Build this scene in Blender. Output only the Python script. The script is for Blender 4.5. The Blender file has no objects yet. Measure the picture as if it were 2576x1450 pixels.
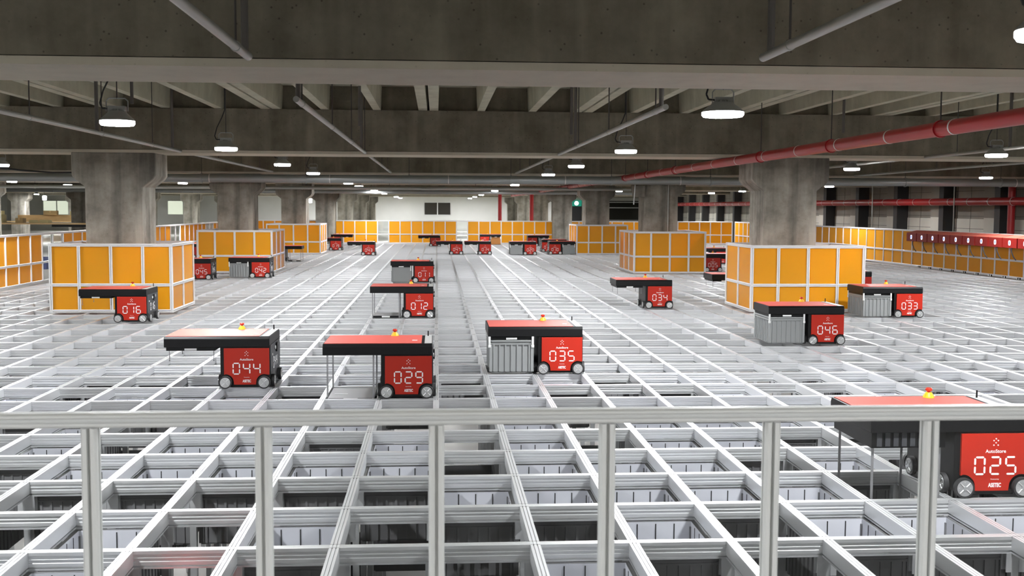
import bpy, bmesh, math, random
from mathutils import Vector, Matrix, Euler
random.seed(7)
sc = bpy.context.scene
col = sc.collection

# ------------------------------------------------------------------ camera, world, exposure
YAW, PITCH, ROLL, FPX = 0.06908, 0.07301, 0.00462, 2733.3
cam_data = bpy.data.cameras.new('camera')
cam = bpy.data.objects.new('camera', cam_data)
col.objects.link(cam)
_f = Vector((math.sin(YAW)*math.cos(PITCH), math.cos(YAW)*math.cos(PITCH), -math.sin(PITCH)))
_r0 = Vector((math.cos(YAW), -math.sin(YAW), 0)); _u0 = _r0.cross(_f)
_r = math.cos(ROLL)*_r0 + math.sin(ROLL)*_u0
_u = -math.sin(ROLL)*_r0 + math.cos(ROLL)*_u0
_m = Matrix((_r, _u, -_f)).transposed().to_4x4()
_m.translation = Vector((0.0087, -10.9456, 1.6801))
cam.matrix_world = _m
cam_data.sensor_width = 36.0
cam_data.lens = FPX/2576*36.0
cam_data.clip_start = 0.05; cam_data.clip_end = 300
cam_data.dof.use_dof = True
cam_data.dof.focus_distance = 10.0
cam_data.dof.aperture_fstop = 5.6
sc.camera = cam
w = bpy.data.worlds.new('world'); sc.world = w; w.use_nodes = True
w.node_tree.nodes['Background'].inputs[0].default_value = (0.75, 0.85, 1.0, 1)
w.node_tree.nodes['Background'].inputs[1].default_value = 0.0
sc.view_settings.view_transform = 'Standard'
sc.view_settings.look = 'None'
sc.view_settings.gamma = 1
sc.view_settings.use_curve_mapping = False
sc.view_settings.exposure = 1.0
sc.cycles.max_bounces = 8
sc.cycles.diffuse_bounces = 4
sc.cycles.glossy_bounces = 3
sc.cycles.transmission_bounces = 4
sc.cycles.transparent_max_bounces = 12
sc.cycles.sample_clamp_indirect = 6.0
sc.cycles.caustics_reflective = False
sc.cycles.caustics_refractive = False
LAMP = 470.0            # radiance of the pendant lamp diffusers

# ------------------------------------------------------------------ materials
def mat(name, color, rough=0.5, metal=0.0, spec=0.5, emit=None, estr=0.0, noise=None, bump=None, coat=None):
    m = bpy.data.materials.new(name); m.use_nodes = True
    nt = m.node_tree; b = nt.nodes['Principled BSDF']
    b.inputs['Base Color'].default_value = (*color, 1)
    b.inputs['Roughness'].default_value = rough
    b.inputs['Metallic'].default_value = metal
    b.inputs['Specular IOR Level'].default_value = spec
    if coat:
        b.inputs['Coat Weight'].default_value, b.inputs['Coat Roughness'].default_value = coat
        b.inputs['Coat IOR'].default_value = 1.7
    if emit:
        b.inputs['Emission Color'].default_value = (*emit, 1)
        b.inputs['Emission Strength'].default_value = estr
    if noise:                                   # (scale, amount, (sx, sy, sz))
        tc = nt.nodes.new('ShaderNodeTexCoord'); mp = nt.nodes.new('ShaderNodeMapping')
        mp.inputs['Scale'].default_value = noise[2]
        nz = nt.nodes.new('ShaderNodeTexNoise'); nz.inputs['Scale'].default_value = noise[0]
        nz.inputs['Detail'].default_value = 5
        rp = nt.nodes.new('ShaderNodeValToRGB')
        a = noise[1]
        rp.color_ramp.elements[0].position = .3; rp.color_ramp.elements[1].position = .7
        rp.color_ramp.elements[0].color = (*[c*(1-a) for c in color], 1)
        rp.color_ramp.elements[1].color = (*[min(1, c*(1+a)) for c in color], 1)
        L = nt.links.new
        L(tc.outputs['Object'], mp.inputs[0]); L(mp.outputs[0], nz.inputs['Vector'])
        L(nz.outputs['Fac'], rp.inputs[0]); L(rp.outputs[0], b.inputs['Base Color'])
        if bump:
            bp = nt.nodes.new('ShaderNodeBump'); bp.inputs['Strength'].default_value = bump
            bp.inputs['Distance'].default_value = .004
            L(nz.outputs['Fac'], bp.inputs['Height']); L(bp.outputs[0], b.inputs['Normal'])
    return m

def concrete(name, dark, light, streak, pits=0.5, stain=.35):
    m = bpy.data.materials.new(name); m.use_nodes = True
    nt = m.node_tree; N = nt.nodes.new; L = nt.links.new; b = nt.nodes['Principled BSDF']
    b.inputs['Roughness'].default_value = .85; b.inputs['Specular IOR Level'].default_value = .25
    tc = N('ShaderNodeTexCoord')
    n1 = N('ShaderNodeTexNoise'); n1.inputs['Scale'].default_value = 1.7; n1.inputs['Detail'].default_value = 8
    n1.inputs['Roughness'].default_value = .65
    L(tc.outputs['Object'], n1.inputs['Vector'])
    r1 = N('ShaderNodeValToRGB'); r1.color_ramp.elements[0].position = .38; r1.color_ramp.elements[1].position = .64
    r1.color_ramp.elements[0].color = (*dark, 1); r1.color_ramp.elements[1].color = (*light, 1)
    L(n1.outputs['Fac'], r1.inputs[0])
    mp = N('ShaderNodeMapping'); mp.inputs['Scale'].default_value = (2.6, 2.6, .22)
    L(tc.outputs['Object'], mp.inputs[0])
    n2 = N('ShaderNodeTexNoise'); n2.inputs['Scale'].default_value = 1.6; n2.inputs['Detail'].default_value = 4
    L(mp.outputs[0], n2.inputs['Vector'])
    r2 = N('ShaderNodeValToRGB'); r2.color_ramp.elements[0].position = .52; r2.color_ramp.elements[1].position = .72
    L(n2.outputs['Fac'], r2.inputs[0])
    mx = N('ShaderNodeMix'); mx.data_type = 'RGBA'; mx.blend_type = 'MIX'
    ml = N('ShaderNodeMath'); ml.operation = 'MULTIPLY'; ml.inputs[1].default_value = streak
    L(r2.outputs[0], ml.inputs[0]); L(ml.outputs[0], mx.inputs['Factor'])
    L(r1.outputs[0], mx.inputs['A']); mx.inputs['B'].default_value = (*[min(1, c*1.5+.03) for c in light], 1)
    m3 = N('ShaderNodeMapping'); m3.inputs['Scale'].default_value = (4.2, 4.2, .3); m3.inputs['Location'].default_value = (3.1, 7.7, 1.3)
    L(tc.outputs['Object'], m3.inputs[0])
    n3 = N('ShaderNodeTexNoise'); n3.inputs['Scale'].default_value = 1.1; n3.inputs['Detail'].default_value = 5
    L(m3.outputs[0], n3.inputs['Vector'])
    r4 = N('ShaderNodeValToRGB'); r4.color_ramp.elements[0].position = .3; r4.color_ramp.elements[1].position = .55
    r4.color_ramp.elements[0].color = (1-stain, 1-stain, 1-stain, 1)
    L(n3.outputs['Fac'], r4.inputs[0])
    m4 = N('ShaderNodeMix'); m4.data_type = 'RGBA'; m4.blend_type = 'MULTIPLY'; m4.inputs['Factor'].default_value = 1
    L(mx.outputs['Result'], m4.inputs['A']); L(r4.outputs[0], m4.inputs['B'])
    vo = N('ShaderNodeTexVoronoi'); vo.inputs['Scale'].default_value = 15
    L(tc.outputs['Object'], vo.inputs['Vector'])
    r3 = N('ShaderNodeValToRGB'); r3.color_ramp.elements[0].position = .05; r3.color_ramp.elements[1].position = .14
    r3.color_ramp.elements[0].color = (1-pits, 1-pits, 1-pits, 1); r3.color_ramp.elements[1].color = (1, 1, 1, 1)
    L(vo.outputs['Distance'], r3.inputs[0])
    m2 = N('ShaderNodeMix'); m2.data_type = 'RGBA'; m2.blend_type = 'MULTIPLY'; m2.inputs['Factor'].default_value = 1
    L(m4.outputs['Result'], m2.inputs['A']); L(r3.outputs[0], m2.inputs['B'])
    L(m2.outputs['Result'], b.inputs['Base Color'])
    bp = N('ShaderNodeBump'); bp.inputs['Strength'].default_value = .25; bp.inputs['Distance'].default_value = .02
    L(n1.outputs['Fac'], bp.inputs['Height']); L(bp.outputs[0], b.inputs['Normal'])
    return m

def sheet(name, color, trans=.35, rough=.12):       # translucent coloured polycarbonate
    m = bpy.data.materials.new(name); m.use_nodes = True
    nt = m.node_tree; N = nt.nodes.new; L = nt.links.new
    b = nt.nodes['Principled BSDF']; out = nt.nodes['Material Output']
    b.inputs['Base Color'].default_value = (*color, 1); b.inputs['Roughness'].default_value = rough
    b.inputs['Specular IOR Level'].default_value = .5
    t = N('ShaderNodeBsdfTranslucent'); t.inputs[0].default_value = (*color, 1)
    x = N('ShaderNodeMixShader'); x.inputs[0].default_value = trans
    L(b.outputs[0], x.inputs[1]); L(t.outputs[0], x.inputs[2]); L(x.outputs[0], out.inputs[0])
    return m

def clear(name, tint, gloss=.05):
    m = bpy.data.materials.new(name); m.use_nodes = True
    nt = m.node_tree; N = nt.nodes.new; L = nt.links.new; out = nt.nodes['Material Output']
    nt.nodes.remove(nt.nodes['Principled BSDF'])
    t = N('ShaderNodeBsdfTransparent'); t.inputs[0].default_value = (*tint, 1)
    g = N('ShaderNodeBsdfGlossy'); g.inputs[0].default_value = (1, 1, 1, 1); g.inputs['Roughness'].default_value = .03
    x = N('ShaderNodeMixShader'); x.inputs[0].default_value = gloss
    L(t.outputs[0], x.inputs[1]); L(g.outputs[0], x.inputs[2]); L(x.outputs[0], out.inputs[0])
    return m

M = {}
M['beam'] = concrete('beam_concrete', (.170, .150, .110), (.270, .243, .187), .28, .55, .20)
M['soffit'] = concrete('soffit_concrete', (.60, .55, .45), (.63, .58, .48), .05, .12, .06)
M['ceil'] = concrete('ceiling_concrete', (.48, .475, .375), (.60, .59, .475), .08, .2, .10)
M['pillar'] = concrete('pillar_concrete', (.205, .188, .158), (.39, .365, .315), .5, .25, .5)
M['floor'] = mat('floor_concrete', (.32, .31, .3), .6, noise=(1.5, .15, (1, 1, 1)))
M['floorpale'] = mat('bounce_floor', (.62, .61, .58), .5, noise=(1.5, .08, (1, 1, 1)))  # paled to bounce lamplight up at the far pillars and fence
M['alu'] = mat('aluminium_rail', (.80, .81, .825), .38, .72)
M['post'] = mat('anodised_profile', (.84, .85, .84), .42, .15)
M['fence_post'] = mat('fence_profile', (.80, .79, .79), .4, .2)
M['dark'] = mat('dark_gap', (.012, .012, .013), .7)
M['black'] = mat('black_plastic', (.006, .006, .0065), .45, spec=.22)
M['black2'] = mat('black_satin', (.008, .008, .0085), .4, spec=.25)
M['charcoal'] = mat('charcoal_side', (.04, .042, .047), .5, spec=.3)
M['red'] = mat('red_panel', (.43, .021, .009), .42, spec=.3)
M['redtop'] = mat('red_top_glare', (.58, .10, .08), .5, spec=.3)  # red lightened to pink, with lamp glare put into the base colour
M['greytop'] = mat('grey_strip', (.45, .45, .44), .4)
M['white'] = mat('white_lettering', (.85, .85, .85), .5)
M['tyre'] = mat('rubber_tyre', (.025, .025, .026), .6)
M['hub'] = mat('metal_hub', (.66, .67, .67), .3, .75)
M['band'] = mat('steel_band', (.34, .34, .35), .4, .7)
M['yellow'] = mat('yellow_base', (.85, .52, .02), .4)
M['cap'] = mat('red_cap', (.5, .03, .01), .35)
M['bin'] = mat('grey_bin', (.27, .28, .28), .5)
M['binshade'] = mat('bin_outside_shaded', (.15, .15, .155), .5)  # same plastic, darkened to stand for shade on the outer walls
M['binlit'] = mat('bin_inside_lit', (.58, .59, .64), .5)  # same plastic, lightened to stand for lamplight on the inner walls
M['binlow'] = mat('low_bin_shade', (.10, .10, .105), .55)  # darkened so that bins deep in the cells look shaded
M['binbrown'] = mat('brown_bin', (.32, .13, .03), .5)
M['orange'] = sheet('orange_sheet', (.95, .49, .025), .45, .2)
M['clear'] = clear('clear_sheet', (.93, .94, .93), .07)
M['glass'] = clear('railing_acrylic', (.97, .975, .97), .012)
M['galv'] = mat('galvanised_pipe', (.42, .425, .40), .45, .5)
M['grey_main'] = mat('grey_main_pipe', (.36, .38, .38), .38, .55)
M['redpipe'] = mat('red_fire_pipe', (.40, .014, .018), .38)
M['bandwhite'] = mat('pipe_band', (.80, .78, .76), .4)
M['rod'] = mat('dark_rod', (.06, .055, .05), .6)
M['riser'] = mat('brown_riser', (.12, .11, .10), .55)
M['cable'] = mat('black_cable', (.012, .012, .012), .6)
M['housing'] = mat('lamp_housing', (.34, .35, .34), .4, .4)
M['lensrim'] = mat('lamp_diffuser_rim', (1, 1, 1), .5, emit=(1, .985, .97), estr=9.0)
M['lens'] = mat('lamp_diffuser', (1, 1, 1), .5, emit=(.965, .98, 1), estr=LAMP)
M['wall'] = mat('painted_wall', (.72, .72, .69), .7, noise=(.6, .05, (1, 1, 1)))
M['block_dark'] = mat('grey_block', (.30, .285, .25), .8, noise=(1.2, .12, (1, 1, 1)))
M['block_white'] = mat('white_block', (.70, .69, .62), .7, noise=(1.2, .06, (1, 1, 1)))
M['steel_dark'] = mat('dark_steel', (.035, .034, .036), .6)
M['wood'] = mat('pale_wood', (.62, .42, .2), .5, noise=(3, .12, (1, 6, 6)))
M['card'] = mat('cardboard', (.42, .29, .13), .75, noise=(2, .08, (1, 1, 1)))
M['card2'] = mat('pale_cardboard', (.50, .43, .22), .75, noise=(2, .08, (1, 1, 1)))
M['blue'] = mat('blue_plastic', (.03, .07, .32), .45)
M['offwhite'] = mat('offwhite_case', (.72, .73, .72), .5)
M['green'] = mat('green_board', (.06, .16, .10), .5)
M['winlit'] = mat('lit_window', (.7, .75, .65), .3, emit=(.86, .93, .74), estr=.36)
M['windark'] = mat('dark_window', (.03, .028, .022), .15)
M['exit'] = mat('exit_sign_green', (.0, .12, .08), .4, emit=(.02, .30, .20), estr=.35)
M['exitwhite'] = mat('exit_sign_white', (.9, 1, .95), .4, emit=(.85, 1, .95), estr=2.0)
M['smalllamp'] = mat('small_lamp', (1, 1, 1), .4, emit=(.95, 1, .97), estr=3.0)
M['glow'] = mat('display_white', (1, 1, 1), .4, emit=(.92, .90, 1.0), estr=.5)
M['glowblue'] = mat('display_blue', (.05, .1, .9), .4, emit=(.08, .14, .9), estr=.9)
M['chargered'] = mat('charger_red', (.22, .010, .007), .45, spec=.2)
M['chargertop'] = mat('charger_top', (.72, .17, .12), .3, spec=.8)
M['product'] = mat('red_goods', (.55, .06, .06), .5)

# ------------------------------------------------------------------ mesh helpers
class MB:
    def __init__(s): s.v, s.f, s.m = [], [], []
    def add(s, vs, fs, mi=0):
        o = len(s.v); s.v += [tuple(p) for p in vs]
        for f in fs: s.f.append([i+o for i in f]); s.m.append(mi)
        return s
    def box(s, x0, x1, y0, y1, z0, z1, mi=0):
        v = [(x, y, z) for z in (z0, z1) for y in (y0, y1) for x in (x0, x1)]
        return s.add(v, [(0, 2, 3, 1), (4, 5, 7, 6), (0, 1, 5, 4), (2, 6, 7, 3), (0, 4, 6, 2), (1, 3, 7, 5)], mi)
    def cyl(s, p0, p1, r, n=16, mi=0, r2=None, caps=True):
        p0, p1 = Vector(p0), Vector(p1); d = (p1-p0).normalized()
        a = d.orthogonal().normalized(); b = d.cross(a); r2 = r if r2 is None else r2
        vs = []
        for p, rr in ((p0, r), (p1, r2)):
            for i in range(n):
                t = 2*math.pi*i/n; vs.append(p + rr*(math.cos(t)*a + math.sin(t)*b))
        fs = [(i, (i+1) % n, n+(i+1) % n, n+i) for i in range(n)]
        if caps: fs += [tuple(range(n))[::-1], tuple(range(n, 2*n))]
        return s.add(vs, fs, mi)
    def lathe(s, c, prof, n=24, mi=0):              # prof: (r, z) going round the z axis
        vs, fs = [], []
        for r, z in prof:
            for i in range(n):
                t = 2*math.pi*i/n; vs.append((c[0]+r*math.cos(t), c[1]+r*math.sin(t), c[2]+z))
        for k in range(len(prof)-1):
            for i in range(n):
                j = (i+1) % n; fs.append((k*n+i, k*n+j, (k+1)*n+j, (k+1)*n+i))
        fs += [tuple(range(n))[::-1], tuple(range((len(prof)-1)*n, len(prof)*n))]
        return s.add(vs, fs, mi)
    def prism(s, poly, fn, t0, t1, mi=0):           # poly of (a, b); fn(a, b, t) -> xyz
        n = len(poly)
        vs = [fn(a, b, t0) for a, b in poly] + [fn(a, b, t1) for a, b in poly]
        fs = [(i, (i+1) % n, n+(i+1) % n, n+i) for i in range(n)]
        fs += [tuple(range(n))[::-1], tuple(range(n, 2*n))]
        return s.add(vs, fs, mi)
    def tube(s, pts, r, n=8, mi=0):
        for a, b in zip(pts[:-1], pts[1:]): s.cyl(a, b, r, n, mi)
        return s
    def mesh(s, name, mats, smooth=True, bevel=0):
        me = bpy.data.meshes.new(name); me.from_pydata(s.v, [], s.f)
        for m in mats: me.materials.append(M[m])
        for p, i in zip(me.polygons, s.m): p.material_index = i
        bm = bmesh.new(); bm.from_mesh(me)
        if bevel:
            bmesh.ops.bevel(bm, geom=list(bm.edges), offset=bevel, segments=2, affect='EDGES', profile=.5)
        bmesh.ops.recalc_face_normals(bm, faces=bm.faces)
        bm.to_mesh(me); bm.free()
        if smooth:
            me.polygons.foreach_set('use_smooth', [True]*len(me.polygons))
            me.set_sharp_from_angle(angle=math.radians(35))
        me.update()
        return me

def O(name, me, parent=None, loc=(0, 0, 0), rz=0, kind=None):
    o = bpy.data.objects.new(name, me); col.objects.link(o)
    o.location = loc; o.rotation_euler = (0, 0, rz)
    if parent: o.parent = parent
    if kind: o['kind'] = kind
    return o
def thing(name, label, cat, loc=(0, 0, 0), group=None, me=None):
    o = O(name, me, None, loc); o['label'] = label; o['category'] = cat
    if group: o['group'] = group
    return o
def struct(name, me, label=None, loc=(0, 0, 0)):
    o = O(name, me, None, loc); o['kind'] = 'structure'
    if label: o['label'] = label
    return o
def B(name, mats, *boxes, bevel=0):
    b = MB()
    for bx in boxes: b.box(*bx)
    return b.mesh(name, mats, bevel=bevel)

# ------------------------------------------------------------------ room shell
XL, XR, YN, YF = -34.0, 17.0, -15.0, 78.0
BEAMS = [-15.1, -4.05, 7.0, 17.6, 29.1, 40.3, 51.4, 62.5, 73.6]
ZB, ZL, ZS = 2.55, 3.27, 3.66
struct('floor', B('floor', ['floor'], (XL, XR, YN, -7.95, -.25, -.02)), 'grey deck in front of the railing')
struct('floor', B('floor', ['floor'], (-9.2, 14.8, -7.95, 41.4, -2.3, -2.0)), 'dark floor below the grid')
struct('floor', B('floor', ['floor'], (XL, -9.2, -7.95, 41.4, -.4, -.17)), 'floor left of the grid')
struct('floor', B('floor', ['floor'], (14.8, XR, -7.95, 41.4, -.4, -.17)), 'floor right of the grid')
struct('floor', B('floor', ['floorpale'], (XL, XR, 41.4, YF, -.4, -.17)), 'floor behind the grid')
struct('wall_back', B('wall_back', ['wall'], (XL, XR+.3, YF, YF+.3, -.4, 3.9)), 'white painted back wall')
struct('wall_left', B('wall_left', ['wall'], (XL-.3, XL, YN, YF+.3, -.4, 3.9)))
struct('wall_front', B('wall_front', ['block_dark'], (XL-.3, XR+.3, YN-.3, YN, -.4, 3.9)))
# right wall: block work, white below, grey above, with joints; pilasters
b = MB(); b.box(XR, XR+.3, YN, YF, 1.42, 3.9, 0); b.box(XR-.02, XR+.3, YN, YF, -.4, 1.42, 1)
for k in range(9):
    z = -.1+.4*k
    b.box(XR-.026, XR-.019, YN, YF, z, z+.012, 2) if z < 1.4 else b.box(XR-.006, XR+.001, YN, YF, z, z+.012, 2)
for k in range(70):
    y = 2+.9*k
    b.box(XR-.006, XR+.001, y, y+.014, 1.42, 3.3, 2)
    b.box(XR-.026, XR-.019, y, y+.014, -.1, 1.42, 2)
struct('wall_right', b.mesh('wall_right', ['block_dark', 'block_white', 'rod']), 'block wall, white below and grey above')
for k in range(-3, 15):
    y = 20.3+3.6*k
    struct('trim_%d' % (k+4), B('pilaster', ['steel_dark', 'block_dark', 'block_white'],
           (XR-.42, XR, y-.16, y+.16, -.17, 3.66, 0), (XR-.30, XR, y+.16, y+1.0, 1.46, 3.66, 1), (XR-.30, XR, y+.16, y+1.0, -.17, 1.46, 2)),
           'dark steel pilaster on the right wall')
# ceiling: precast ribbed panels between the beams
XP0, PW = -.13, 2.535
for bi in range(0, 4):
    y0, y1 = BEAMS[bi]+.78, BEAMS[bi+1]+.12
    me = MB(); me.box(.004, PW-.004, y0, y1, ZS, ZS+.15)
    for c, hw in ((.09, .083), (.86, .072), (1.70, .072), (PW-.09, .083)):
        me.prism([(c-hw*.85, ZL), (c+hw*.85, ZL), (c+hw*1.08, ZS+.01), (c-hw*1.08, ZS+.01)], lambda a, bb, t: (a, t, bb), y0, y1)
    me = me.mesh('ceiling', ['ceil'], smooth=False)
    for k in range(-13, 7):
        struct('ceiling', me, 'ribbed precast concrete ceiling panel', (XP0+PW*k, 0, 0))
struct('ceiling', B('ceiling', ['ceil'], (XL, XR, 29.8, YF, ZS, ZS+.15)))
struct('ceiling', B('ceiling', ['ceil'], (XL-.3, XR+.3, YN-.3, YF+.3, ZS+.16, ZS+.3)))
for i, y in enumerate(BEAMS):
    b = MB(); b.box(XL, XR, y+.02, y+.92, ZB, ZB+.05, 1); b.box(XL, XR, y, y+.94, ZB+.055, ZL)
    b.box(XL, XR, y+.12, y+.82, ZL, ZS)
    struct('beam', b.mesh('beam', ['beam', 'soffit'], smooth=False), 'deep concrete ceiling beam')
# pillars with widened heads
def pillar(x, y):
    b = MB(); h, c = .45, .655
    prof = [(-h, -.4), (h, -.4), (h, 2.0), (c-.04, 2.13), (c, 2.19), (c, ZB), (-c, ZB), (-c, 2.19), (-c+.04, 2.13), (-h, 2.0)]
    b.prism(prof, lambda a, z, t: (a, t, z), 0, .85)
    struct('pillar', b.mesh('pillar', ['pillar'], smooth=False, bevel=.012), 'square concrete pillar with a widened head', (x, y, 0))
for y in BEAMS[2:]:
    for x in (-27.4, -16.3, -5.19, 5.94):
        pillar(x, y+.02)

# windows, doors on the back wall
def window(n, x0, x1, z0, z1, m, panes=2):
    fr = MB(); t = .05
    fr.box(x0-t, x1+t, YF-.05, YF-.005, z0-t, z0); fr.box(x0-t, x1+t, YF-.05, YF-.005, z1, z1+t)
    fr.box(x0-t, x0, YF-.05, YF-.005, z0, z1); fr.box(x1, x1+t, YF-.05, YF-.005, z0, z1)
    wd = (x1-x0)/panes
    for k in range(1, panes): fr.box(x0+wd*k-.04, x0+wd*k+.04, YF-.05, YF-.005, z0, z1)
    o = struct('window_%d' % n, fr.mesh('window', ['offwhite']), 'wide window high on the back wall')
    for k in range(panes):
        O('pane', B('pane', [m], (x0+wd*k+.03, x0+wd*(k+1)-.03, YF-.03, YF-.006, z0, z1)), o)
window(1, -1.02, 1.12, 1.16, 2.13, 'windark')
window(2, -31.2, -29.1, 1.05, 2.12, 'winlit')
window(3, -21.5, -20.3, 1.10, 2.16, 'winlit', 1)
o = struct('window_4', B('window', ['windark'], (14.0, 16.9, YF-.04, YF-.005, .4, 2.35)), 'dark glazed opening with white bars')
for z in (1.75, 2.2, .72): O('glazing_bar', B('glazing_bar', ['offwhite'], (14.0, 16.9, YF-.08, YF-.041, z, z+.07)), o)
o = struct('door_1', B('door', ['steel_dark'], (11.0, 11.85, YF-.06, YF-.005, -.17, 2.0)), 'dark doorway under the exit sign')
es = thing('exit_sign', 'green exit sign glowing above the dark doorway in the back wall', 'sign', (11.42, YF-.12, 2.1))
O('sign_box', B('sign_box', ['exit'], (-.42, .42, -.05, .05, -.2, .28)), es)
O('sign_symbol', MB().lathe((0, 0, 0), [(.17, -.004), (.17, .004)], 20).mesh('sign_symbol', ['exitwhite']), es, (0, -.056, .04)).rotation_euler = (math.pi/2, 0, 0)
for i, (x, y, z, lb) in enumerate([(8.35, 61.5, 2.3, 'small round white lamp on the wide pillar head at the back right'),
                                   (-8.4, 62.3, 2.14, 'small white lamp on a far pillar behind the second orange guard'),
                                   (-24.1, 58.0, 2.2, 'small white lamp hanging in front of the lit double window')]):
    t = thing('emergency_lamp', lb, 'lamp', (x, y, z))
    O('lamp_glass', MB().lathe((0, 0, 0), [(.02, -.15), (.12, -.13), (.13, .1), (.1, .14), (.02, .15)], 14).mesh('lamp_glass', ['smalllamp']), t)
    O('hanger', MB().cyl((0, 0, .14), (0, 0, ZS-z), .015, 8).mesh('hanger', ['rod']), t)

# ------------------------------------------------------------------ the storage grid
CX, RY = .5, .7
def gx(c): return c*CX
def gy(r): return -r*RY
PROF = [(-.025, -.125), (-.025, -.113), (-.010, -.113), (-.010, -.1), (-.025, -.1), (-.025, -.076), (-.0195, -.072), (-.0195, -.057), (-.024, -.054), (-.024, -.049), (-.0195, -.046), (-.0195, -.030), (-.025, -.024), (-.025, 0),
        (-.0115, 0), (-.0115, -.007), (-.0075, -.007), (-.0075, 0), (.0075, 0), (.0075, -.007), (.0115, -.007), (.0115, 0),
        (.025, 0), (.025, -.024), (.0195, -.030), (.0195, -.046), (.024, -.049), (.024, -.054), (.0195, -.057), (.0195, -.072), (.025, -.076), (.025, -.1), (.010, -.1), (.010, -.113), (.025, -.113), (.025, -.125)]
PROF = [(a, z*.72) for a, z in PROF]
PROFL = [(-.025, -.09), (-.025, -.081), (-.010, -.081), (-.010, -.074), (-.025, -.074)] + [p for p in PROF if p[1] > -.006] + [(.025, -.074), (.010, -.074), (.010, -.081), (.025, -.081), (.025, -.09)]
grid = thing('storage_grid', 'bright aluminium grid of crossing rails covering the whole storage floor', 'storage grid')
C0, C1, R0, R1 = -17, 28, -58, 11
ml = MB().prism(PROFL, lambda a, z, t: (a, t, z), gy(R1)-.03, gy(R0)+.03).mesh('long_rail', ['alu'], smooth=False)
for c in range(C0, C1+1): O('long_rail', ml, grid, (gx(c), 0, 0))
mc = MB().prism(PROF, lambda a, z, t: (t, a, z), gx(C0)-.03, gx(C1)+.03).mesh('cross_rail', ['alu'], smooth=False)
for r in range(R0, R1+1): O('cross_rail', mc, grid, (0, gy(r), -.0012))
ups = MB()
for c in range(-10, 15):
    for r in range(-2, R1+1):
        x, y = gx(c), gy(r)
        ups.box(x-.02, x+.02, y-.02, y+.02, -2.0, -.09)
        if r >= 0:
            for sx in (-1, 1):
                for sy in (-1, 1):
                    ups.box(min(x+sx*.02, x+sx*.05), max(x+sx*.02, x+sx*.05), min(y+sy*.02, y+sy*.026), max(y+sy*.02, y+sy*.026), -.19, -.09)
jt = MB()
for c in range(C0, C1+1):
    for r in range(-14, R1+1):
        for q in (-1, 1): jt.box(gx(c)-.0252, gx(c)+.0252, gy(r)+q*.027-.0012, gy(r)+q*.027+.0012, -.010, .0004)
O('joint_gap', jt.mesh('joint_gap', ['rod'], smooth=False), grid)['kind'] = 'stuff'
O('grid_upright', ups.mesh('grid_upright', ['alu'], smooth=False), grid)['kind'] = 'stuff'

# bins
def bin_mesh(m, seams):
    b = MB(); X, Y, H = .2245, .3245, .33; t = .008
    b.box(-X+.012, X-.012, -Y+.012, Y-.012, 0, .008)
    for s in (-1, 1):
        a, c = sorted((s*(X-.012), s*(X-.012-t))); b.box(a, c, -Y+.012, Y-.012, .004, H)
        a, c = sorted((s*(Y-.012), s*(Y-.012-t))); b.box(-X+.012, X-.012, a, c, .004, H)
        for zz, hh in ((H-.014, .014), (H-.045, .01)):          # double lip
            a, c = sorted((s*X, s*(X-.018))); b.box(a, c, -Y, Y, zz, zz+hh)
            a, c = sorted((s*Y, s*(Y-.018))); b.box(-X, X, a, c, zz, zz+hh)
        for k in range(7):
            x = -.18+.06*k
            a, c = sorted((s*(Y-.002), s*(Y-.013))); b.box(x-.007, x+.007, a, c, .01, H-.04)
        for k in range(9):
            y = -.26+.065*k
            a, c = sorted((s*(X-.002), s*(X-.013))); b.box(a, c, y-.007, y+.007, .01, H-.04)
        for q in (-1, 1):                                        # corner posts
            a, c = sorted((s*X, s*(X-.03))); d, e = sorted((q*Y, q*(Y-.03))); b.box(a, c, d, e, .01, H-.03)
        if seams:                                               # inside faces coloured as if lit
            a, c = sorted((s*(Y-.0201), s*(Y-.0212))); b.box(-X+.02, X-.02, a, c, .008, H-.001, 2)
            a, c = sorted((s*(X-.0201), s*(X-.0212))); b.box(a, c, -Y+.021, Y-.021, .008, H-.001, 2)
        if seams:                                               # dark moulded seams inside
            for k in range(1, 4):
                x = -X+.012+(2*X-.024)*k/4
                a, c = sorted((s*(Y-.0199), s*(Y-.0235))); b.box(x-.003, x+.003, a, c, .03, H-.012, 1)
            for k in range(1, 6):
                y = -Y+.012+(2*Y-.024)*k/6
                a, c = sorted((s*(X-.0199), s*(X-.0235))); b.box(a, c, y-.003, y+.003, .03, H-.012, 1)
    return b.mesh('storage_bin', [m, 'dark', 'binlit'], smooth=False)
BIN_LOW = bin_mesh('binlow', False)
BIN_LIT_IN, BIN_GREY, BIN_BROWN = bin_mesh('binshade', True), bin_mesh('bin', False), bin_mesh('binbrown', False)
FULL = {4: {-6, -4, -3, -1, 1, 3, 4}, 5: {-5, -4, -3, -2, -1, 1, 2, 3, 5, 7, 8}, 6: {-7, 0, 1, 2, 3, 4, 7, 8}, 7: {-4, -2, 2, 4, 5, 6, 8}, 8: {-5, -4, 6, 7, 1}}
low_goods = None
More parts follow.
